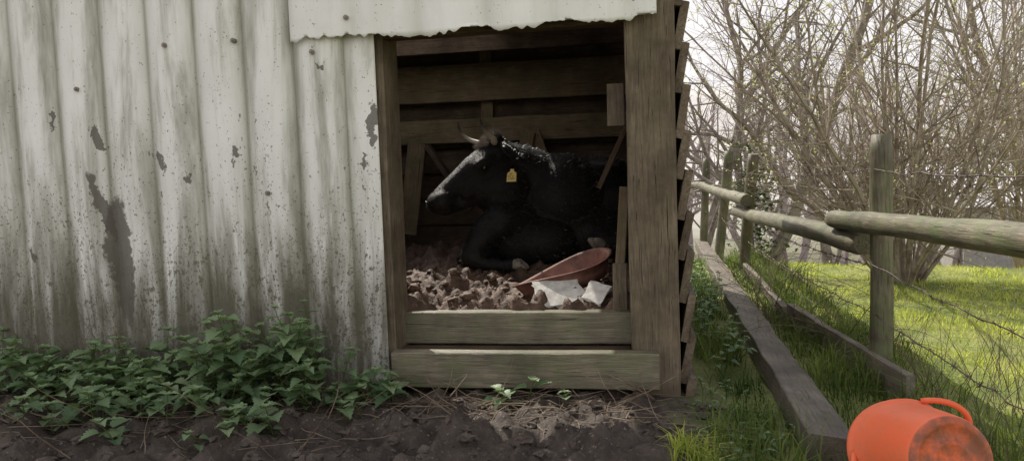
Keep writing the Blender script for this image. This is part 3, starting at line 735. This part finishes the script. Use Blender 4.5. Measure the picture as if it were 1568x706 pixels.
def box(name,c,s,mat,par):
    bm=bmesh.new(); bmesh.ops.create_cube(bm,size=1,matrix=Matrix.Translation(c)@Matrix.Diagonal((s[0],s[1],s[2],1))); bmesh.ops.bevel(bm,geom=bm.edges[:],offset=.02,segments=1,affect='EDGES')
    me=bpy.data.meshes.new(name); bm.to_mesh(me); bm.free(); link(bpy.data.objects.new(name,me),par,mat)
box('walls',(16,26.5,-2.7),(13,5,2.6),simple('barn_wall',(.35,.33,.31)),barn)
vs=[];n=130
for j,(yy,zz) in enumerate(((23.6,-1.45),(26.5,-.2),(29.4,-1.45))):
    for i in range(n+1): vs.append((9.2+13.6*i/n,yy,zz+.04*(i%2)))
fs=[(j*(n+1)+i,j*(n+1)+i+1,(j+1)*(n+1)+i+1,(j+1)*(n+1)+i) for j in range(2) for i in range(n)]
me=bpy.data.meshes.new('roof'); me.from_pydata(vs,[],fs); link(bpy.data.objects.new('roof',me),barn,M_roof)

# ---------------------------------------------------------------- light, sky, camera
sun_dir=Vector((-.45,.66,.90)).normalized(); el=math.asin(sun_dir.z); rot=math.atan2(sun_dir.x,sun_dir.y)
L=bpy.data.lights.new('sun','SUN'); L.energy=5.0; L.angle=math.radians(.53); L.color=(1,.95,.86)
so=bpy.data.objects.new('sun',L); COL.objects.link(so); so.rotation_euler=sun_dir.to_track_quat('Z','Y').to_euler()
w=bpy.data.worlds.new('World'); S.world=w; w.use_nodes=True; nt=w.node_tree; bg=nt.nodes['Background']
sk=nt.nodes.new('ShaderNodeTexSky'); sk.sky_type='NISHITA'; sk.sun_disc=False; sk.sun_elevation=el; sk.sun_rotation=rot; sk.dust_density=5; sk.air_density=1.0; sk.ozone_density=1
def N(t): return nt.nodes.new(t)
tc_=N('ShaderNodeTexCoord'); nz=N('ShaderNodeTexNoise'); nz.inputs['Scale'].default_value=2.5; nz.inputs['Detail'].default_value=4
nt.links.new(tc_.outputs['Generated'],nz.inputs['Vector'])
sp=N('ShaderNodeSeparateXYZ'); nt.links.new(tc_.outputs['Generated'],sp.inputs[0])
def MR(src,a,b,c,d):
    x=N('ShaderNodeMapRange'); nt.links.new(src,x.inputs[0])
    for i,q in enumerate((a,b,c,d)): x.inputs[i+1].default_value=q
    return x.outputs[0]
def MA(op,a,b,cl=False):
    x=N('ShaderNodeMath'); x.operation=op; x.use_clamp=cl
    for i,v in enumerate((a,b)):
        if isinstance(v,(int,float)): x.inputs[i].default_value=v
        else: nt.links.new(v,x.inputs[i])
    return x.outputs[0]
# hazy veil: thick near the horizon and in a bright bank added behind the camera to light the front wall, thin overhead
hor=MR(sp.outputs[2],.25,.6,.95,.0); back=MR(sp.outputs[1],.0,-.5,0,.5)
fac=MA('ADD',MA('ADD',hor,back),MA('MULTIPLY',MA('SUBTRACT',nz.outputs['Fac'],.5),.3)); fac=MA('MINIMUM',MA('MAXIMUM',fac,0),.97)
cx=N('ShaderNodeMix'); cx.data_type='RGBA'; nt.links.new(MR(sp.outputs[1],.2,-.5,0,1),cx.inputs[0]); cx.inputs[6].default_value=(7.2,6.95,7.0,1); cx.inputs[7].default_value=(8.6,8.3,8.1,1)
mx=N('ShaderNodeMix'); mx.data_type='RGBA'; nt.links.new(fac,mx.inputs[0]); nt.links.new(sk.outputs[0],mx.inputs[6]); nt.links.new(cx.outputs[2],mx.inputs[7])
nt.links.new(mx.outputs[2],bg.inputs[0]); bg.inputs[1].default_value=.145
cam=bpy.data.cameras.new('camera'); cam.sensor_width=36; cam.lens=36*1162/1568; cam.clip_end=2000; cam.clip_start=.05
co_=bpy.data.objects.new('camera',cam); COL.objects.link(co_); S.camera=co_
R=Matrix.Rotation(math.radians(9.3),4,'Z')@Matrix.Rotation(math.radians(90-4.3),4,'X')@Matrix.Rotation(math.radians(-2),4,'Z'); co_.matrix_world=R
S.view_settings.view_transform='Standard'; S.view_settings.look='None'; S.view_settings.exposure=0; S.view_settings.gamma=1
